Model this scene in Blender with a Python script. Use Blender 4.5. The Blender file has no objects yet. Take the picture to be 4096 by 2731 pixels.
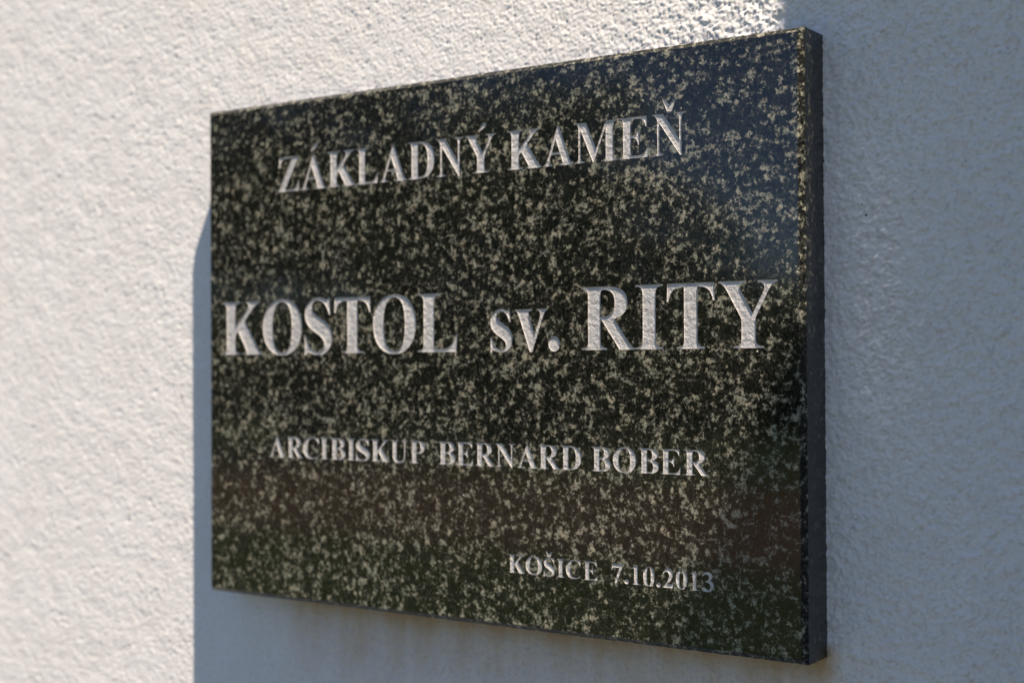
import bpy, bmesh, math, random
import numpy as np
from mathutils import Matrix, Vector

scene = bpy.context.scene
col = scene.collection
random.seed(7)
rng = np.random.default_rng(11)

# ---------------------------------------------------------------- camera, light, exposure
Z0 = 1.30                      # height of the plaque's lower edge above the ground
WALL_Y = 0.026                 # wall plane; the plaque face lies at y = 0

cam_d = bpy.data.cameras.new('camera')
cam = bpy.data.objects.new('camera', cam_d)
col.objects.link(cam)
Rc = ((0.82277149, 0.56834759, -0.00529982),      # right
      (-0.0105053, 0.00588377, -0.99992751),      # down
      (-0.56827521, 0.82276752, 0.01081166))      # forward
cx, cy, cz = 0.67320636, -0.63698234, 0.14516629 + Z0
cam.matrix_world = Matrix(((Rc[0][0], -Rc[1][0], -Rc[2][0], cx),
                           (Rc[0][1], -Rc[1][1], -Rc[2][1], cy),
                           (Rc[0][2], -Rc[1][2], -Rc[2][2], cz),
                           (0, 0, 0, 1)))
cam_d.lens = 50.0
cam_d.sensor_width = 36.0
cam_d.clip_start = 0.01
cam_d.clip_end = 2000.0
cam_d.dof.use_dof = True
cam_d.dof.focus_distance = 0.705
cam_d.dof.aperture_fstop = 6.3
scene.camera = cam

sun_to = Vector((0.045, -0.026, 0.097)).normalized()   # towards the sun
elev = math.asin(sun_to.z)
azim = math.atan2(sun_to.x, sun_to.y)

world = bpy.data.worlds.new('World')
scene.world = world
world.use_nodes = True
wn = world.node_tree
for n in list(wn.nodes):
    wn.nodes.remove(n)
sky = wn.nodes.new('ShaderNodeTexSky')
sky.sky_type = 'NISHITA'
sky.sun_disc = False
sky.sun_elevation = elev
sky.sun_rotation = azim
sky.air_density = 0.6
sky.dust_density = 0.0
sky.ozone_density = 3.0
bg = wn.nodes.new('ShaderNodeBackground')
bg.inputs['Strength'].default_value = 0.09
wo = wn.nodes.new('ShaderNodeOutputWorld')
wn.links.new(sky.outputs[0], bg.inputs[0])
wn.links.new(bg.outputs[0], wo.inputs[0])

sun_d = bpy.data.lights.new('sun', 'SUN')
sun_d.energy = 4.8
sun_d.angle = math.radians(0.53)
sun_d.color = (1.0, 0.865, 0.72)
sun = bpy.data.objects.new('sun', sun_d)
col.objects.link(sun)
sun.rotation_euler = sun_to.to_track_quat('Z', 'Y').to_euler()
sun.location = (4, -3, 9)

vs = scene.view_settings
vs.view_transform = 'Standard'
vs.look = 'None'
vs.gamma = 1.0
vs.exposure = 1.0
vs.use_curve_mapping = False
scene.cycles.use_denoising = True
scene.cycles.use_adaptive_sampling = False
scene.cycles.denoiser = 'OPENIMAGEDENOISE'
scene.cycles.denoising_input_passes = 'RGB_ALBEDO_NORMAL'
scene.cycles.blur_glossy = 0.1
scene.cycles.caustics_reflective = True
scene.cycles.sample_clamp_indirect = 0.0


# ---------------------------------------------------------------- helpers
def mat(name):
    m = bpy.data.materials.new(name)
    m.use_nodes = True
    nt = m.node_tree
    b = nt.nodes['Principled BSDF']
    return m, nt, b


def nd(nt, typ, **kw):
    n = nt.nodes.new(typ)
    for k, v in kw.items():
        setattr(n, k, v)
    return n


def noise(nt, vec, scale, detail=4.0, rough=0.55, dist=0.0):
    n = nd(nt, 'ShaderNodeTexNoise')
    n.inputs['Scale'].default_value = scale
    n.inputs['Detail'].default_value = detail
    n.inputs['Roughness'].default_value = rough
    n.inputs['Distortion'].default_value = dist
    nt.links.new(vec, n.inputs['Vector'])
    return n.outputs['Fac']


def ramp(nt, fac, stops, interp='LINEAR'):
    r = nd(nt, 'ShaderNodeValToRGB')
    r.color_ramp.interpolation = interp
    e = r.color_ramp.elements
    while len(e) < len(stops):
        e.new(0.5)
    for i, (p, c) in enumerate(stops):
        e[i].position = p
        e[i].color = (c, c, c, 1) if not isinstance(c, tuple) else (*c, 1)
    nt.links.new(fac, r.inputs['Fac'])
    return r.outputs['Color']


def mix(nt, fac, a, b, blend='MIX'):
    n = nd(nt, 'ShaderNodeMix', data_type='RGBA', blend_type=blend)
    for sock, v in ((n.inputs[0], fac), (n.inputs[6], a), (n.inputs[7], b)):
        if isinstance(v, (int, float)):
            sock.default_value = v
        elif isinstance(v, tuple):
            sock.default_value = (*v, 1)
        else:
            nt.links.new(v, sock)
    return n.outputs[2]


def math_n(nt, op, a, b=None, c=None, clamp=False):
    n = nd(nt, 'ShaderNodeMath', operation=op, use_clamp=clamp)
    for i, v in enumerate((a, b, c)):
        if v is None:
            continue
        if isinstance(v, (int, float)):
            n.inputs[i].default_value = v
        else:
            nt.links.new(v, n.inputs[i])
    return n.outputs[0]


def maprange(nt, v, a, b, c=0.0, d=1.0, interp='SMOOTHSTEP'):
    n = nd(nt, 'ShaderNodeMapRange', interpolation_type=interp)
    nt.links.new(v, n.inputs[0])
    for i, x in enumerate((a, b, c, d)):
        n.inputs[1 + i].default_value = x
    return n.outputs[0]


def bump(nt, h, strength, dist, normal=None):
    n = nd(nt, 'ShaderNodeBump')
    n.inputs['Strength'].default_value = strength
    n.inputs['Distance'].default_value = dist
    nt.links.new(h, n.inputs['Height'])
    if normal is not None:
        nt.links.new(normal, n.inputs['Normal'])
    return n.outputs['Normal']


def objcoord(nt):
    return nd(nt, 'ShaderNodeTexCoord').outputs['Object']


def mesh_obj(name, verts, faces, material, parent=None, smooth=False):
    me = bpy.data.meshes.new(name)
    me.from_pydata(verts, [], faces)
    me.update()
    if smooth:
        me.polygons.foreach_set('use_smooth', [True] * len(me.polygons))
    o = bpy.data.objects.new(name, me)
    col.objects.link(o)
    if material:
        me.materials.append(material)
    o.parent = parent
    return o


def empty(name, loc, label, cat):
    o = bpy.data.objects.new(name, None)
    col.objects.link(o)
    o.location = loc
    o.empty_display_size = 0.05
    o['label'] = label
    o['category'] = cat
    return o


# ---------------------------------------------------------------- materials
def stucco_material():
    m, nt, b = mat('white stucco paint')
    co = objcoord(nt)
    sep = nd(nt, 'ShaderNodeSeparateXYZ')
    nt.links.new(co, sep.inputs[0])
    X, Z = sep.outputs[0], sep.outputs[2]
    tone = noise(nt, co, 22, 3, 0.6)
    base = mix(nt, ramp(nt, tone, [(0.3, 0.0), (0.7, 1.0)]), (0.80, 0.775, 0.745), (0.845, 0.83, 0.81))
    fine = noise(nt, co, 420, 2, 0.5)
    base = mix(nt, ramp(nt, fine, [(0.30, 0.55), (0.46, 0.0)]), base, (0.62, 0.55, 0.48))
    # rain-washed dirt running down from the plaque's lower edge, plus painted warm bounce light
    mp = nd(nt, 'ShaderNodeMapping')
    mp.inputs['Scale'].default_value = (1.0, 1.0, 0.16)
    nt.links.new(co, mp.inputs[0])
    streak = noise(nt, mp.outputs[0], 55, 4, 0.6)
    streak = maprange(nt, streak, 0.30, 0.75, 0.35, 0.95)
    soft = noise(nt, co, 40, 4, 0.65)
    depth = maprange(nt, Z, -0.075, -0.002, 0.0, 0.9)
    close = maprange(nt, Z, -0.020, 0.0, 0.0, 0.65)
    side = math_n(nt, 'MULTIPLY', maprange(nt, X, 0.025, 0.06), maprange(nt, X, 0.412, 0.398))
    top = maprange(nt, Z, 0.006, 0.001)
    msk = math_n(nt, 'MULTIPLY_ADD', streak, depth, close)
    msk = math_n(nt, 'MULTIPLY', msk, math_n(nt, 'MULTIPLY', side, top))
    msk = math_n(nt, 'MULTIPLY', msk, math_n(nt, 'ADD', soft, 0.45), clamp=True)
    base = mix(nt, math_n(nt, 'MULTIPLY', msk, 1.0), base, (0.60, 0.44, 0.28))
    # a few soot specks
    vo = nd(nt, 'ShaderNodeTexVoronoi')
    vo.inputs['Scale'].default_value = 42
    nt.links.new(co, vo.inputs['Vector'])
    speck = maprange(nt, vo.outputs['Distance'], 0.035, 0.02)
    keep = nd(nt, 'ShaderNodeSeparateColor')
    nt.links.new(vo.outputs['Color'], keep.inputs[0])
    speck = math_n(nt, 'MULTIPLY', speck, math_n(nt, 'GREATER_THAN', keep.outputs[0], 0.72))
    base = mix(nt, speck, base, (0.05, 0.05, 0.06))
    nt.links.new(base, b.inputs['Base Color'])
    b.inputs['Roughness'].default_value = 0.75
    b.inputs['Specular IOR Level'].default_value = 0.25
    h = noise(nt, co, 620, 3, 0.6)
    nt.links.new(bump(nt, h, 0.25, 0.0005), b.inputs['Normal'])
    return m


def stucco_far_material():
    m, nt, b = mat('white stucco paint, rough coat')
    co = objcoord(nt)
    tone = noise(nt, co, 9, 3, 0.6)
    base = mix(nt, tone, (0.80, 0.775, 0.745), (0.845, 0.83, 0.81))
    nt.links.new(base, b.inputs['Base Color'])
    b.inputs['Roughness'].default_value = 0.75
    h = noise(nt, co, 330, 4, 0.6)
    h2 = noise(nt, co, 120, 3, 0.6)
    nt.links.new(bump(nt, h, 1.0, 0.0022, bump(nt, h2, 1.0, 0.0045)), b.inputs['Normal'])
    return m


def granite_material(name, polished, tone=1.0):
    m, nt, b = mat(name)
    co = objcoord(nt)
    # bent coordinates give the feldspar grains ragged outlines
    wn1 = nd(nt, 'ShaderNodeTexNoise')
    wn1.inputs['Scale'].default_value = 480
    wn1.inputs['Detail'].default_value = 3
    nt.links.new(co, wn1.inputs['Vector'])
    add = nd(nt, 'ShaderNodeVectorMath', operation='MULTIPLY_ADD')
    nt.links.new(wn1.outputs['Color'], add.inputs[0])
    add.inputs[1].default_value = (0.0034, 0.0034, 0.0034)
    nt.links.new(co, add.inputs[2])
    wc = add.outputs[0]
    vo = nd(nt, 'ShaderNodeTexVoronoi')
    vo.inputs['Scale'].default_value = 400
    vo.inputs['Randomness'].default_value = 1.0
    nt.links.new(wc, vo.inputs['Vector'])
    cell = nd(nt, 'ShaderNodeSeparateColor')
    nt.links.new(vo.outputs['Color'], cell.inputs[0])
    n1 = noise(nt, wc, 255, 8, 0.68)
    n2 = noise(nt, co, 430, 6, 0.72)
    big = noise(nt, co, 24, 2, 0.5)
    val = math_n(nt, 'MULTIPLY_ADD', n1, 0.80, math_n(nt, 'MULTIPLY', n2, 0.48))
    val = math_n(nt, 'MULTIPLY_ADD', big, 0.08, val)
    pale = maprange(nt, val, 0.692, 0.81)
    inner = noise(nt, co, 1100, 4, 0.7)
    pale = math_n(nt, 'MULTIPLY', pale, maprange(nt, inner, 0.30, 0.62, 0.30, 1.15))
    hue = ramp(nt, cell.outputs[1], [(0.0, (0.315, 0.30, 0.225)), (0.35, (0.245, 0.26, 0.205)),
                                     (0.7, (0.34, 0.325, 0.25)), (1.0, (0.39, 0.35, 0.25))])
    # hornblende and biotite between the feldspar, with small grey-green grains
    n3 = noise(nt, wc, 620, 5, 0.7)
    grey = math_n(nt, 'MULTIPLY', maprange(nt, n3, 0.47, 0.66), maprange(nt, val, 0.57, 0.71, 0.2, 1.0))
    dark = ramp(nt, cell.outputs[2], [(0.0, (0.003, 0.0035, 0.0035)), (0.6, (0.006, 0.007, 0.006)),
                                      (1.0, (0.014, 0.014, 0.011))])
    dark = mix(nt, grey, dark, (0.044, 0.044, 0.035))
    c = mix(nt, pale, dark, hue)
    # rare mica glints, painted in as bright flecks
    vm = nd(nt, 'ShaderNodeTexVoronoi')
    vm.inputs['Scale'].default_value = 95
    nt.links.new(co, vm.inputs['Vector'])
    km = nd(nt, 'ShaderNodeSeparateColor')
    nt.links.new(vm.outputs['Color'], km.inputs[0])
    fl = math_n(nt, 'MULTIPLY', maprange(nt, vm.outputs['Distance'], 0.055, 0.03),
                math_n(nt, 'GREATER_THAN', km.outputs[0], 0.93))
    c = mix(nt, fl, c, (0.75, 0.72, 0.62))
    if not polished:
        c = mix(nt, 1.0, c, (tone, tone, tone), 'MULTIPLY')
    nt.links.new(c, b.inputs['Base Color'])
    if polished:
        r = maprange(nt, inner, 0.3, 0.7, 0.05, 0.10)
        nt.links.new(r, b.inputs['Roughness'])
        b.inputs['IOR'].default_value = 1.5
        h = noise(nt, co, 60, 2, 0.5)
        nt.links.new(bump(nt, h, 0.05, 0.0005), b.inputs['Normal'])
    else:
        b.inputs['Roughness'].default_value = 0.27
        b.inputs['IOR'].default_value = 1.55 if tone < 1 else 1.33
        h = noise(nt, co, 700, 3, 0.6)
        nt.links.new(bump(nt, h, 0.12, 0.0004), b.inputs['Normal'])
    return m


def letter_material():
    m, nt, b = mat('silver grey paint in blasted letters')
    co = objcoord(nt)
    tone = noise(nt, co, 140, 4, 0.6)
    c = ramp(nt, tone, [(0.3, (0.50, 0.48, 0.46)), (0.7, (0.61, 0.59, 0.57))])
    nt.links.new(c, b.inputs['Base Color'])
    b.inputs['Metallic'].default_value = 0.15
    b.inputs['Roughness'].default_value = 0.5
    h1 = noise(nt, co, 380, 3, 0.6)
    h2 = noise(nt, co, 1300, 2, 0.5)
    n1 = bump(nt, h2, 0.35, 0.0002)
    nt.links.new(bump(nt, h1, 0.75, 0.0013, n1), b.inputs['Normal'])
    return m


def plain_material(name, c0, c1, scale, rough=0.8):
    m, nt, b = mat(name)
    co = objcoord(nt)
    f = noise(nt, co, scale, 5, 0.6)
    nt.links.new(mix(nt, ramp(nt, f, [(0.35, 0.0), (0.65, 1.0)]), c0, c1), b.inputs['Base Color'])
    b.inputs['Roughness'].default_value = rough
    return m


M_stucco = stucco_material()
M_stucco_far = stucco_far_material()
M_face = granite_material('polished speckled granite', True)
M_edge = granite_material('sawn granite with painted shade', False, 0.25)  # slab sides: shade painted in by darkening the granite
M_chamfer = granite_material('rubbed granite with painted highlight', False, 1.15)  # tone raised to paint in the chamfer's sunlit highlight
M_letter = letter_material()
M_leaf = plain_material('leaf green', (0.060, 0.095, 0.010), (0.100, 0.130, 0.016), 3.0, 0.5)
M_bark = plain_material('bark', (0.06, 0.045, 0.03), (0.11, 0.085, 0.06), 9.0)
M_grass = plain_material('mown lawn', (0.034, 0.062, 0.009), (0.058, 0.080, 0.014), 1.2)
M_earth = plain_material('bare earth path', (0.12, 0.075, 0.043), (0.17, 0.115, 0.07), 2.0)
M_paving = plain_material('weathered concrete paving', (0.045, 0.038, 0.030), (0.065, 0.056, 0.044), 4.0)

# ---------------------------------------------------------------- ground (seen only mirrored in the polish and as bounced light)
def sheet(name, x0, x1, y0, y1, z, m):
    o = mesh_obj(name, [(x0, y0, z), (x1, y0, z), (x1, y1, z), (x0, y1, z)], [(0, 1, 2, 3)], m)
    o['kind'] = 'structure'
    return o


sheet('ground', -400, 400, -800, 6, 0.0, M_grass)
sheet('pavement', -60, 60, -2.6, 0.4, 0.004, M_paving)
sheet('path', -80, 60, -13.5, -8.2, 0.004, M_earth)

# ---------------------------------------------------------------- church wall
wall = empty('church_wall', (0, WALL_Y, 0),
             'rough white stucco church wall, part in sunlight and part in shade', 'wall')


def band_noise(nx, nz, step, lo, hi, seed, slope=0.0):
    """random field whose wavelengths lie between lo and hi metres"""
    g = np.random.default_rng(seed).standard_normal((nz, nx))
    F = np.fft.rfft2(g)
    kz = np.fft.fftfreq(nz, step)[:, None]
    kx = np.fft.rfftfreq(nx, step)[None, :]
    k = np.sqrt(kx * kx + kz * kz) + 1e-9
    w = np.exp(-(np.log(k * math.sqrt(lo * hi)) / math.log(hi / lo) * 1.7) ** 2) * k ** slope
    f = np.fft.irfft2(F * w, s=(nz, nx))
    return f / f.std()


STEP = 0.00072
gx0, gx1, gz0, gz1 = -0.43, 0.57, -0.155, 0.47
nx = int((gx1 - gx0) / STEP) + 1
nz = int((gz1 - gz0) / STEP) + 1
xs = np.linspace(gx0, gx1, nx)
zs = np.linspace(gz0, gz1, nz)
a = band_noise(nx, nz, STEP, 0.0022, 0.0045, 1)
b_ = band_noise(nx, nz, STEP, 0.0045, 0.011, 2)
c_ = band_noise(nx, nz, STEP, 0.018, 0.06, 3)
r_ = band_noise(nx, nz, STEP, 0.004, 0.009, 4)
m_ = band_noise(nx, nz, STEP, 0.006, 0.02, 5)
mask = np.clip(m_ * 0.35 + 0.75, 0.25, 1.4)
# the coat is floated smoother towards the left end and left rougher towards the right
t_ = np.clip((xs - 0.24) / 0.22, 0, 1)
rough_r = (t_ * t_ * (3 - 2 * t_))[None, :]
under = np.clip((0.02 - zs) / 0.04, 0, 1)[:, None] * np.clip((xs + 0.03) / 0.12, 0, 1)[None, :]
rough_r = np.maximum(rough_r, 0.75 * under)
lumps = (1 - np.exp(-np.abs(b_) / 0.30)) * mask * (0.00016 + 0.00085 * rough_r)
lumps2 = (1 - np.exp(-np.abs(r_ + 0.3) / 0.22)) * (0.00014 + 0.00045 * rough_r)
grain = np.tanh(0.9 * a) * (0.00018 + 0.00010 * rough_r)
pits = -np.clip(b_ * 0.4 + a * 0.9 - 1.2, 0, 1.4) * (0.00065 + 0.0004 * rough_r)
hgt = lumps + lumps2 + grain + pits + c_ * 0.00006 - 0.0003
edge = np.minimum.outer(np.minimum(zs - gz0, gz1 - zs), np.minimum(xs - gx0, gx1 - xs))
hgt *= np.clip(edge / 0.02, 0, 1)
XX, ZZ = np.meshgrid(xs, zs)
co = np.stack([XX, -hgt, ZZ + Z0 - Z0], axis=-1).reshape(-1, 3)
idx = np.arange(nx * nz).reshape(nz, nx)
quads = np.stack([idx[:-1, :-1], idx[:-1, 1:], idx[1:, 1:], idx[1:, :-1]], -1)
# no wall surface behind the plaque's core
xc = 0.5 * (xs[:-1] + xs[1:])
zc = 0.5 * (zs[:-1] + zs[1:])
keep = ~(((zc > 0.03) & (zc < 0.27))[:, None] & ((xc > 0.03) & (xc < 0.37))[None, :])
quads = quads[keep].reshape(-1, 4)
me = bpy.data.meshes.new('rendered_surface')
me.vertices.add(len(co))
me.vertices.foreach_set('co', co.ravel())
nf = len(quads)
me.loops.add(nf * 4)
me.loops.foreach_set('vertex_index', quads.ravel().astype(np.int32))
me.polygons.add(nf)
me.polygons.foreach_set('loop_start', (np.arange(nf) * 4).astype(np.int32))
me.polygons.foreach_set('use_smooth', np.ones(nf, dtype=bool))
me.update(calc_edges=True)
me.materials.append(M_stucco)
o = bpy.data.objects.new('stucco_coat', me)
col.objects.link(o)
o.location = (0, 0, Z0)
o.parent = wall

# the same wall carried on around it
Wx0, Wx1, Wz0, Wz1 = -7.0, 7.0, -Z0, 4.6
vx = [Wx0, gx0, gx1, Wx1]
vz = [Wz0, gz0, gz1, Wz1]
vv, ff = [], []
for zi in range(3):
    for xi in range(3):
        if xi == 1 and zi == 1:
            continue
        k = len(vv)
        vv += [(vx[xi], 0, vz[zi]), (vx[xi + 1], 0, vz[zi]), (vx[xi + 1], 0, vz[zi + 1]), (vx[xi], 0, vz[zi + 1])]
        ff.append((k, k + 1, k + 2, k + 3))
k = len(vv)       # back of the wall
vv += [(Wx0, .4, Wz0), (Wx1, .4, Wz0), (Wx1, .4, Wz1), (Wx0, .4, Wz1), (Wx0, 0, Wz0), (Wx1, 0, Wz0), (Wx1, 0, Wz1), (Wx0, 0, Wz1)]
ff += [(k + 1, k, k + 3, k + 2), (k + 7, k + 6, k + 2, k + 3), (k + 4, k + 7, k + 3, k), (k + 5, k + 1, k + 2, k + 6)]
o = mesh_obj('outer_wall', vv, ff, M_stucco_far, wall)
o.location = (0, 0, Z0)


def box(name, x0, x1, y0, y1, z0, z1, m, parent, bev=0.006):
    bm = bmesh.new()
    bmesh.ops.create_cube(bm, size=1.0)
    for v in bm.verts:
        v.co = ((x0 + x1) / 2 + v.co.x * (x1 - x0), (y0 + y1) / 2 + v.co.y * (y1 - y0), (z0 + z1) / 2 + v.co.z * (z1 - z0))
    bmesh.ops.bevel(bm, geom=list(bm.edges), offset=bev, segments=2, affect='EDGES')
    me = bpy.data.meshes.new(name)
    bm.to_mesh(me)
    bm.free()
    me.materials.append(m)
    o = bpy.data.objects.new(name, me)
    col.objects.link(o)
    o.parent = parent
    return o


SX = sun_to.x / -sun_to.y          # sideways shift of a shadow per metre of depth
SZ = sun_to.z / -sun_to.y          # downward shift per metre of depth
P1 = 0.112                         # how far the added pier stands proud of the wall
box('shade_pier', 0.3775 + SX * P1, 1.05, -P1, 0.2, -0.3, 4.5, M_stucco_far, wall, 0.0012)  # unseen; added to cast the upright shadow edge on the wall
# unseen block added further along so its top edge shades the plaque's lower corner
PX = 1.30
PZ = Z0 + 0.163 + (PX - 0.399) * SZ / SX
box('shade_block', PX, 3.6, -1.9, 0.2, -0.3, PZ, M_stucco_far, wall, 0.005)

# ---------------------------------------------------------------- lettering outlines (1000 units to the em, capitals 676 high)
G = {
 'I': "M20 0 L20 19 C95 21 113 38 113 105 L113 571 C113 638 95 655 20 657 L20 676 L370 676 L370 657 C295 655 277 638 277 571 L277 105 C277 38 295 21 370 19 L370 0 Z",
 'L': "M20 0 L20 19 C95 21 113 38 113 105 L113 571 C113 638 95 655 20 657 L20 676 L385 676 L385 657 C300 655 277 638 277 571 L277 95 C277 50 292 37 345 37 L400 37 C510 37 570 80 618 205 L640 205 L622 0 Z",
 'E': "M16 0 L16 19 C90 21 108 38 108 105 L108 571 C108 638 90 655 16 657 L16 676 L607 676 L607 505 L585 505 C565 600 520 638 405 638 L325 638 C287 638 272 630 272 590 L272 370 L285 370 C370 370 410 405 425 500 L446 500 L446 207 L425 207 C412 300 372 330 285 330 L272 330 L272 95 C272 50 287 38 340 38 L400 38 C520 38 580 80 623 205 L645 205 L625 0 Z",
 'T': "M158 0 L158 19 C232 21 250 38 250 105 L250 636 L235 636 C120 636 75 595 55 490 L32 490 L40 676 L625 676 L633 490 L610 490 C590 595 545 636 430 636 L416 636 L416 105 C416 38 434 21 508 19 L508 0 Z",
 'R': "M26 0 L26 19 C95 21 113 38 113 105 L113 571 C113 638 95 655 26 657 L26 676 L370 676 C540 676 630 615 630 503 C630 410 570 350 455 330 L655 60 C675 33 690 24 720 19 L720 0 L528 0 L292 320 L277 320 L277 105 C277 38 295 21 364 19 L364 0 Z M277 355 L277 590 C277 630 287 640 325 640 C420 640 465 595 465 500 C465 400 415 355 300 355 Z",
 'P': "M16 0 L16 19 C90 21 106 38 106 105 L106 571 C106 638 90 655 16 657 L16 676 L350 676 C510 676 600 605 600 485 C600 355 500 285 340 285 L270 285 L270 105 C270 38 288 21 370 19 L370 0 Z M270 322 L270 590 C270 630 280 640 310 640 C395 640 435 590 435 483 C435 370 395 322 300 322 Z",
 'B': "M16 0 L16 19 C90 21 106 38 106 105 L106 571 C106 638 90 655 16 657 L16 676 L350 676 C500 676 585 615 585 515 C585 435 530 380 425 358 C555 340 619 280 619 190 C619 70 520 0 345 0 Z M270 372 L270 595 C270 630 280 640 308 640 C385 640 424 595 424 508 C424 415 380 372 290 372 Z M270 335 L270 85 C270 48 287 36 330 36 C410 36 450 85 450 185 C450 290 400 335 290 335 Z",
 'D': "M14 0 L14 19 C90 21 106 38 106 105 L106 571 C106 638 90 655 14 657 L14 676 L310 676 C555 676 690 555 690 345 C690 130 550 0 310 0 Z M270 90 L270 590 C270 630 282 640 315 640 C455 640 516 550 516 340 C516 135 455 36 320 36 C282 36 270 50 270 90 Z",
 'O': "M35 338 C35 130 170 -19 389 -19 C608 -19 743 130 743 338 C743 550 608 691 389 691 C170 691 35 550 35 338 Z M213 338 C213 110 275 18 389 18 C503 18 565 110 565 338 C565 565 503 654 389 654 C275 654 213 565 213 338 Z",
 'C': "M640 691 L620 691 C612 665 598 655 582 655 C550 655 500 691 400 691 C190 691 49 540 49 330 C49 120 190 -19 400 -19 C530 -19 625 30 687 130 L668 145 C600 60 530 25 440 25 C300 25 222 140 222 345 C222 545 295 650 420 650 C530 650 600 585 640 465 L660 465 Z",
 'S': "M470 691 L450 691 C442 668 432 660 418 660 C390 660 345 691 275 691 C140 691 48 605 48 490 C48 380 115 320 240 255 C350 198 385 165 385 112 C385 55 340 20 272 20 C165 20 95 90 65 225 L43 225 L43 -19 L64 -19 C72 5 82 15 97 15 C128 15 180 -19 275 -19 C420 -19 513 70 513 190 C513 300 450 365 320 430 C205 488 168 520 168 570 C168 620 205 652 268 652 C365 652 430 590 462 475 L484 475 Z",
 'U': "M16 676 L16 657 C90 655 106 638 106 571 L106 245 C106 60 190 -19 375 -19 C560 -19 634 65 634 250 L634 560 C634 635 650 652 701 657 L701 676 L485 676 L485 657 C565 652 590 635 590 555 L590 260 C590 110 530 40 410 40 C310 40 268 95 268 220 L268 571 C268 638 290 655 364 657 L364 676 Z",
 'N': "M16 676 L16 657 C55 655 75 645 98 615 L118 590 L118 130 C118 45 100 24 20 19 L20 0 L245 0 L245 19 C175 24 160 45 160 130 L160 530 L568 -18 L592 -18 L592 545 C592 630 610 652 690 657 L690 676 L465 676 L465 657 C535 652 550 630 550 545 L550 245 L232 676 Z",
 'M': "M14 676 L14 657 C90 652 108 635 108 560 L108 130 C108 45 90 24 14 19 L14 0 L236 0 L236 19 C165 24 150 45 150 130 L150 565 L415 -2 L432 -2 L690 575 L690 105 C690 38 670 21 600 19 L600 0 L930 0 L930 19 C865 21 848 38 848 105 L848 571 C848 638 865 655 930 657 L930 676 L690 676 L485 215 L270 676 Z",
 'A': "M9 0 L9 19 C60 25 80 45 115 125 L350 690 L372 690 L620 110 C650 40 665 25 705 19 L705 0 L385 0 L385 19 C445 22 462 32 462 58 C462 72 458 88 448 112 L417 188 L195 188 L170 125 C160 100 155 80 155 65 C155 35 175 22 235 19 L235 0 Z M212 228 L400 228 L306 455 Z",
 'Y': "M15 676 L15 657 C60 652 78 640 105 595 L283 295 L283 105 C283 38 265 21 190 19 L190 0 L540 0 L540 19 C465 21 447 38 447 105 L447 310 L590 565 C628 630 650 650 699 657 L699 676 L470 676 L470 657 C530 652 548 640 548 612 C548 595 540 575 522 545 L410 350 L285 560 C268 590 262 605 262 620 C262 645 280 655 340 657 L340 676 Z",
 'Z': "M28 0 L28 18 L425 638 L270 638 C150 638 95 590 70 465 L46 465 L56 676 L620 676 L620 660 L225 38 L400 38 C530 38 590 90 628 225 L650 225 L632 0 Z",
 'K': "M30 0 L30 19 C100 21 117 38 117 105 L117 571 C117 638 100 655 30 657 L30 676 L372 676 L372 657 C300 655 281 638 281 571 L281 362 L500 577 C540 615 535 655 478 657 L478 676 L735 676 L735 657 C690 650 650 625 600 577 L452 432 L700 75 C725 40 745 22 772 19 L772 0 L415 0 L415 19 C460 20 487 25 487 45 C487 58 475 75 460 98 L335 300 L281 245 L281 105 C281 38 300 21 372 19 L372 0 Z",
 's': "M320 473 L303 473 C297 458 290 452 280 452 C262 452 235 473 190 473 C95 473 30 415 30 330 C30 260 70 215 165 165 C240 125 262 103 262 72 C262 38 238 15 195 15 C125 15 75 65 53 155 L32 155 L32 -13 L50 -13 C57 5 63 12 75 12 C98 12 130 -14 195 -14 C290 -14 358 50 358 137 C358 210 318 255 225 303 C145 345 120 365 120 395 C120 425 148 446 188 446 C250 446 292 405 315 325 L335 325 Z",
 'v': "M13 461 L13 445 C45 440 55 428 78 375 L230 -14 L262 -14 L405 345 C432 415 445 435 480 445 L480 461 L325 461 L325 445 C368 442 380 433 380 408 C380 395 377 380 370 362 L300 175 L225 365 C215 390 212 402 212 412 C212 435 225 442 265 445 L265 461 Z",
 '.': "M42 73 C42 25 78 -12 125 -12 C172 -12 208 25 208 73 C208 121 172 158 125 158 C78 158 42 121 42 73 Z",
 '0': "M24 338 C24 140 100 -13 250 -13 C400 -13 476 140 476 338 C476 540 400 688 250 688 C100 688 24 540 24 338 Z M171 338 C171 110 190 15 250 15 C310 15 329 110 329 338 C329 570 310 660 250 660 C190 660 171 570 171 338 Z",
 '1': "M65 0 L65 19 C150 21 175 38 175 105 L175 530 C175 560 168 572 148 572 C130 572 105 568 72 562 L65 580 L300 688 L320 688 L320 105 C320 38 345 21 442 19 L442 0 Z",
 '2': "M17 0 L17 20 C190 180 290 330 290 440 C290 520 245 565 180 565 C120 565 80 535 48 478 L28 486 C55 610 135 688 250 688 C370 688 450 605 450 490 C450 370 360 255 200 130 L345 130 C400 130 425 145 458 205 L478 198 L430 0 Z",
 '3': "M18 530 C60 640 135 688 235 688 C345 688 420 625 420 535 C420 475 390 430 330 390 C420 350 468 285 468 205 C468 75 355 -13 190 -13 C80 -13 16 25 16 85 C16 120 42 145 80 145 C105 145 130 135 165 105 C200 75 225 62 250 62 C300 62 335 105 335 170 C335 265 270 320 140 330 L140 350 C235 380 285 425 285 490 C285 550 250 590 195 590 C135 590 85 560 38 515 Z",
 '7': "M135 0 C150 -14 205 -14 225 0 L472 650 L472 676 L60 676 L17 480 L38 475 C65 535 95 548 160 548 L330 548 Z",
}
ACUTE = "M300 728 L335 728 L470 808 C505 832 490 892 440 880 C415 874 400 860 385 838 Z"
CARON = "M0 918 L50 912 L142 812 L235 905 L282 902 L190 708 L100 708 Z"


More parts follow.
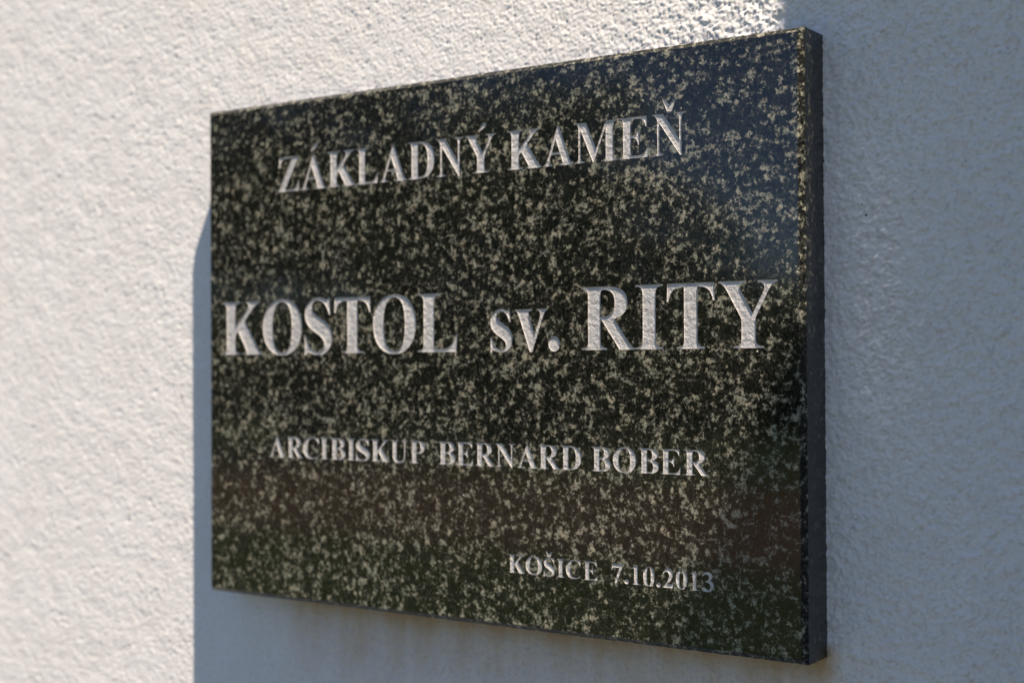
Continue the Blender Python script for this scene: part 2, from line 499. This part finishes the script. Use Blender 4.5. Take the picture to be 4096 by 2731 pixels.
def parse(path, ox=0.0):
    cs, cur, t, i = [], None, path.replace('M', ' M ').replace('L', ' L ').replace('C', ' C ').replace('Z', ' Z ').split(), 0
    while i < len(t):
        k = t[i]
        if k == 'M':
            cur = [(float(t[i + 1]) + ox, float(t[i + 2]))]
            i += 3
        elif k == 'L':
            cur.append((float(t[i + 1]) + ox, float(t[i + 2])))
            i += 3
        elif k == 'C':
            p0 = cur[-1]
            p = [(float(t[i + 1 + 2 * j]) + ox, float(t[i + 2 + 2 * j])) for j in range(3)]
            for s in range(1, 8):
                u = s / 7
                w = ((1 - u) ** 3, 3 * u * (1 - u) ** 2, 3 * u * u * (1 - u), u ** 3)
                cur.append(tuple(w[0] * p0[d] + w[1] * p[0][d] + w[2] * p[1][d] + w[3] * p[2][d] for d in (0, 1)))
            i += 7
        else:
            if math.dist(cur[0], cur[-1]) < 0.5:
                cur.pop()
            cs.append(cur)
            i += 1
    return cs


def glyph(ch):
    base = {'Á': 'A', 'Ý': 'Y', 'Ň': 'N', 'Š': 'S'}.get(ch, ch)
    cs = parse(G[base])
    xs_ = [p[0] for c in cs for p in c]
    lo, hi = min(xs_), max(xs_)
    if ch == 'Á':
        cs += parse(ACUTE, -20)
    if ch == 'Ý':
        cs += parse(ACUTE, 0)
    if ch in 'ŇŠ':
        cs += parse(CARON, 215 if ch == 'Ň' else 125)
    return cs, lo, hi


# (character, left, right) in millimetres on the plaque face
LINES = [
 (246.9, 246.9, 21.2 / 676, [('Z', 59.5, 76.8), ('Á', 77.9, 98.6), ('K', 99.6, 121.6), ('L', 122.2, 139.0), ('A', 140.2, 160.5), ('D', 161.4, 180.6), ('N', 181.9, 201.2),
   ('Ý', 202.2, 223.1), ('K', 231.0, 253.2), ('A', 254.2, 273.1), ('M', 273.9, 300.2), ('E', 301.2, 318.8), ('Ň', 320.8, 340.4)]),
 (147.6, 149.0, 33.0 / 676, [('K', 10.3, 44.9), ('O', 45.9, 78.4), ('S', 80.8, 102.8), ('T', 104.7, 132.9), ('O', 134.7, 166.6), ('L', 168.0, 196.2),
   ('s', 218.9, 233.5), ('v', 235.2, 256.3), ('.', 257.0, 264.2), ('R', 277.9, 309.8), ('I', 310.4, 326.4), ('T', 328.6, 355.6), ('Y', 357.5, 389.2)]),
 (84.6, 85.6, 12.7 / 676, [('A', 50.8, 64.7), ('R', 65.8, 78.7), ('C', 79.1, 92.7), ('I', 93.1, 99.6), ('B', 101.1, 113.0), ('I', 114.2, 120.8), ('S', 121.4, 131.8), ('K', 132.9, 146.7), ('U', 147.6, 159.6), ('P', 161.9, 172.6),
   ('B', 182.3, 194.3), ('E', 194.9, 206.7), ('R', 208.0, 221.2), ('N', 221.8, 235.0), ('A', 236.2, 249.5), ('R', 250.1, 263.6), ('D', 264.2, 277.2), ('B', 283.4, 295.1), ('O', 296.5, 310.3), ('B', 311.7, 323.5), ('E', 324.3, 336.0), ('R', 337.7, 351.4)]),
 (28.2, 28.2, 9.7 / 676, [('K', 230.1, 241.0), ('O', 241.5, 252.2), ('Š', 253.2, 260.2), ('I', 261.4, 266.4), ('C', 267.2, 276.8), ('E', 278.1, 286.8),
   ('7', 295.3, 302.0), ('.', 302.9, 305.5), ('1', 307.2, 312.4), ('0', 314.0, 320.6), ('.', 321.6, 324.2), ('2', 325.3, 331.5), ('0', 332.8, 339.2), ('1', 340.9, 345.8), ('3', 347.4, 353.9)]),
]
PW, PH = 400.0, 300.0          # face, mm
CH, CD = 2.6, 3.0              # chamfer: run-out and depth, mm


def fill_mesh(name, contours):
    """flat mesh (x, z in metres) filled between the outlines, holes left open"""
    cu = bpy.data.curves.new(name, 'CURVE')
    cu.dimensions = '2D'
    cu.fill_mode = 'FRONT'
    for c in contours:
        sp = cu.splines.new('POLY')
        sp.points.add(len(c) - 1)
        for p, q in zip(sp.points, c):
            p.co = (q[0], q[1], 0, 1)
        sp.use_cyclic_u = True
    ob = bpy.data.objects.new(name, cu)
    col.objects.link(ob)
    dg = bpy.context.evaluated_depsgraph_get()
    me = bpy.data.meshes.new_from_object(ob.evaluated_get(dg))
    bpy.data.objects.remove(ob)
    bpy.data.curves.remove(cu)
    vs_ = [(v.co.x, v.co.y) for v in me.vertices]
    fs = [tuple(p.vertices) for p in me.polygons]
    bpy.data.meshes.remove(me)
    return vs_, fs


plaque = empty('memorial_plaque', (0, 0, Z0),
               'dark speckled granite plaque with engraved silver grey inscription on the stucco wall', 'plaque')

# perimeter points with small chips along the arris
def perimeter(off, jit, seed):
    r = np.random.default_rng(seed)
    pts = []
    w, h = PW + 2 * off, PH + 2 * off
    n1, n2 = 200, 150
    for k in range(n1):
        pts.append((-off + w * k / n1, -off))
    for k in range(n2):
        pts.append((PW + off, -off + h * k / n2))
    for k in range(n1):
        pts.append((PW + off - w * k / n1, PH + off))
    for k in range(n2):
        pts.append((-off, PH + off - h * k / n2))
    n = len(pts)
    j = r.standard_normal(n)
    j = np.clip(j - 0.6, 0, 2.2) * jit + r.standard_normal(n) * jit * 0.25
    out = []
    for k, (x, z) in enumerate(pts):
        dx = 1 if x < -off + 1e-6 else (-1 if x > PW + off - 1e-6 else 0)
        dz = 1 if z < -off + 1e-6 else (-1 if z > PH + off - 1e-6 else 0)
        out.append((x + dx * j[k], z + dz * j[k]))
    return out


inner = perimeter(0.0, 0.22, 5)
outer = perimeter(CH, 0.16, 6)
DEPTH = 0.55                   # letters' depth, mm
all_contours = []
letters = []
for z_l, z_r, sc, items in LINES:
    for ch, x0, x1 in items:
        cs, lo, hi = glyph(ch)
        sx = (x1 - x0) / (hi - lo)
        zb = z_l + (z_r - z_l) * (x0 - items[0][1]) / (items[-1][2] - items[0][1])
        cs = [[((x0 + (p[0] - lo) * sx) / 1000, (zb + p[1] * sc) / 1000) for p in c] for c in cs]
        letters.append((ch, cs, sc))
        all_contours += cs

vs_, fs = fill_mesh('face_fill', [[(x / 1000, z / 1000) for x, z in inner]] + all_contours)
face = mesh_obj('polished_face', [(x, 0.0, z) for x, z in vs_], fs, M_face, plaque)
bm = bmesh.new()
bm.from_mesh(face.data)
for f in bm.faces:
    if f.normal.y > 0:
        f.normal_flip()
bm.to_mesh(face.data)
bm.free()

# chamfer, sides and back of the slab
n = len(inner)
V = [(x / 1000, 0.0, z / 1000) for x, z in inner] + [(x / 1000, CD / 1000, z / 1000) for x, z in outer]
flat = perimeter(CH, 0.0, 1)
V += [(x / 1000, 0.0285, z / 1000) for x, z in flat]
FQ = []
for k in range(n):
    k2 = (k + 1) % n
    FQ.append((k, n + k, n + k2, k2))
    FQ.append((n + k, 2 * n + k, 2 * n + k2, n + k2))
FQ.append(tuple(2 * n + k for k in range(n)))
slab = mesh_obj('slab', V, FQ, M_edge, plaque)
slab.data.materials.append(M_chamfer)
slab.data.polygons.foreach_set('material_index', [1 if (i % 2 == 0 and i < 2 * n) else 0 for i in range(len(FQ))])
bm = bmesh.new()
bm.from_mesh(slab.data)
bmesh.ops.recalc_face_normals(bm, faces=list(bm.faces))
# the open front makes the outward side ambiguous: check one side wall
tot = sum((f.calc_center_median() - Vector((0.2, 0.02, 0.15))).dot(f.normal) * f.calc_area() for f in bm.faces)
if tot < 0:
    bmesh.ops.reverse_faces(bm, faces=list(bm.faces))
bm.to_mesh(slab.data)
bm.free()

for ch, cs, sc in letters:
    fv, ffc = fill_mesh('letter_fill', cs)
    d = DEPTH / 1000 * (0.65 if sc * 676 < 15 else 1.0)
    V = [(x, d, z) for x, z in fv]
    Fc = []
    for f in ffc:
        p, q, r = (fv[f[0]], fv[f[1]], fv[f[2]])
        ar = (q[0] - p[0]) * (r[1] - p[1]) - (q[1] - p[1]) * (r[0] - p[0])
        Fc.append(f if ar > 0 else f[::-1])
    for c in cs:
        k0 = len(V)
        V += [(x, 0.0, z) for x, z in c] + [(x, d, z) for x, z in c]
        m_ = len(c)
        for k in range(m_):
            k2 = (k + 1) % m_
            Fc.append((k0 + k, k0 + k2, k0 + m_ + k2, k0 + m_ + k))
    nm = 'full_stop' if ch == '.' else ('numeral' if ch.isdigit() else 'letter')
    mesh_obj(nm, V, Fc, M_letter, plaque)


# ---------------------------------------------------------------- trees across the lawn, mirrored in the polish
def tree(x, y, height, rx, rz, trunk_r, label, seed):
    r = np.random.default_rng(seed)
    t = empty('tree', (x, y, 0), label, 'tree')
    t['group'] = 'trees across the lawn'
    th = height - rz * 1.2
    vv, ff = [], []

    def limb(p0, p1, r0, r1):
        p0, p1 = Vector(p0), Vector(p1)
        q = (p1 - p0).to_track_quat('Z', 'Y').to_matrix()
        k = len(vv)
        for p, rad in ((p0, r0), (p1, r1)):
            for i in range(8):
                a_ = i * math.pi / 4
                vv.append(tuple(p + q @ Vector((math.cos(a_) * rad, math.sin(a_) * rad, 0))))
        for i in range(8):
            j = (i + 1) % 8
            ff.append((k + i, k + j, k + 8 + j, k + 8 + i))
    limb((0, 0, -0.1), (0.1, 0, th * 0.5), trunk_r * 1.3, trunk_r)
    limb((0.1, 0, th * 0.5), (0, 0.1, height - rz), trunk_r, trunk_r * 0.5)
    for k in range(9):
        a_ = k * 2.4
        z_ = th * 0.5 + (height - rz - th * 0.5) * k / 9
        limb((0.1, 0, z_), (math.cos(a_) * rx * 0.7, math.sin(a_) * rx * 0.7, z_ + rz * 0.7), trunk_r * 0.5, trunk_r * 0.12)
    mesh_obj('trunk', vv, ff, M_bark, t)
    cl = []
    cen = np.array((0, 0, height - rz))
    while len(cl) < 46:
        p = r.uniform(-1, 1, 3)
        if 0.2 < np.linalg.norm(p) < 0.9:
            cl.append((cen + p * (rx, rx, rz), r.uniform(0.22, 0.36) * rx))
    lv, lf = [], []
    for c, rad in cl:
        for _ in range(150):
            d = r.standard_normal(3)
            d /= np.linalg.norm(d)
            p = c + d * rad * r.uniform(0.55, 1.0)
            u = r.standard_normal(3)
            u /= np.linalg.norm(u)
            w = np.cross(u, r.standard_normal(3))
            w /= np.linalg.norm(w)
            s = r.uniform(0.09, 0.17)
            k = len(lv)
            lv += [tuple(p - u * s), tuple(p + w * s * 0.55), tuple(p + u * s), tuple(p - w * s * 0.55)]
            lf.append((k, k + 1, k + 2, k + 3))
    mesh_obj('crown', lv, lf, M_leaf, t)
    return t


tree(-13.6, -14.8, 8.2, 3.1, 3.3, 0.24, 'broad leafy tree with a tall crown across the lawn', 21)
tree(-11.6, -18.5, 5.6, 3.0, 2.6, 0.17, 'small leafy tree beside the tall one across the lawn', 22)
tree(-20.5, -14.6, 5.2, 3.0, 2.2, 0.2, 'low round leafy tree at the end of the lawn', 23)


def hedge(x0, x1, y, h, dpt, label, seed):
    r = np.random.default_rng(seed)
    lv, lf = [], []
    for _ in range(9000):
        p = np.array((r.uniform(x0, x1), y + r.uniform(-dpt, dpt), 0.0))
        p[2] = r.uniform(0.02, 1.0) * h * (0.85 + 0.2 * math.sin(p[0] * 1.7) * math.sin(p[0] * 0.6 + 1))
        u = r.standard_normal(3)
        u /= np.linalg.norm(u)
        w = np.cross(u, r.standard_normal(3))
        w /= np.linalg.norm(w)
        s = r.uniform(0.1, 0.2)
        k = len(lv)
        lv += [tuple(p - u * s), tuple(p + w * s * 0.6), tuple(p + u * s), tuple(p - w * s * 0.6)]
        lf.append((k, k + 1, k + 2, k + 3))
    o = mesh_obj('hedge', lv, lf, M_leaf)
    o['label'] = label
    o['category'] = 'hedge'
    return o


hedge(-30, 4, -24, 1.5, 0.6, 'long leafy green hedge behind the lawn trees', 31)


def woodland(x0, x1, y, seed):
    """far wood that reads as one mass: overlapping rounded crowns of leaf clumps"""
    r = np.random.default_rng(seed)
    lv, lf = [], []
    for _ in range(70):
        c = np.array((r.uniform(x0, x1), y + r.uniform(-4, 4), r.uniform(1.2, 2.6)))
        rad = np.array((r.uniform(2.0, 3.6), 2.2, r.uniform(1.6, 2.6)))
        for _ in range(160):
            d = r.standard_normal(3)
            p = c + d / np.linalg.norm(d) * rad * r.uniform(0.7, 1.0)
            if p[2] < 0.05:
                continue
            u = r.standard_normal(3)
            u /= np.linalg.norm(u)
            w = np.cross(u, r.standard_normal(3))
            w /= np.linalg.norm(w)
            s = r.uniform(0.35, 0.6)
            k = len(lv)
            lv += [tuple(p - u * s), tuple(p + w * s * 0.7), tuple(p + u * s), tuple(p - w * s * 0.7)]
            lf.append((k, k + 1, k + 2, k + 3))
    o = mesh_obj('woodland', lv, lf, M_leaf)
    o['kind'] = 'stuff'
    o['label'] = 'far line of dark green woodland beyond the lawn'
    o['category'] = 'woodland'


woodland(-75, 14, -52, 41)
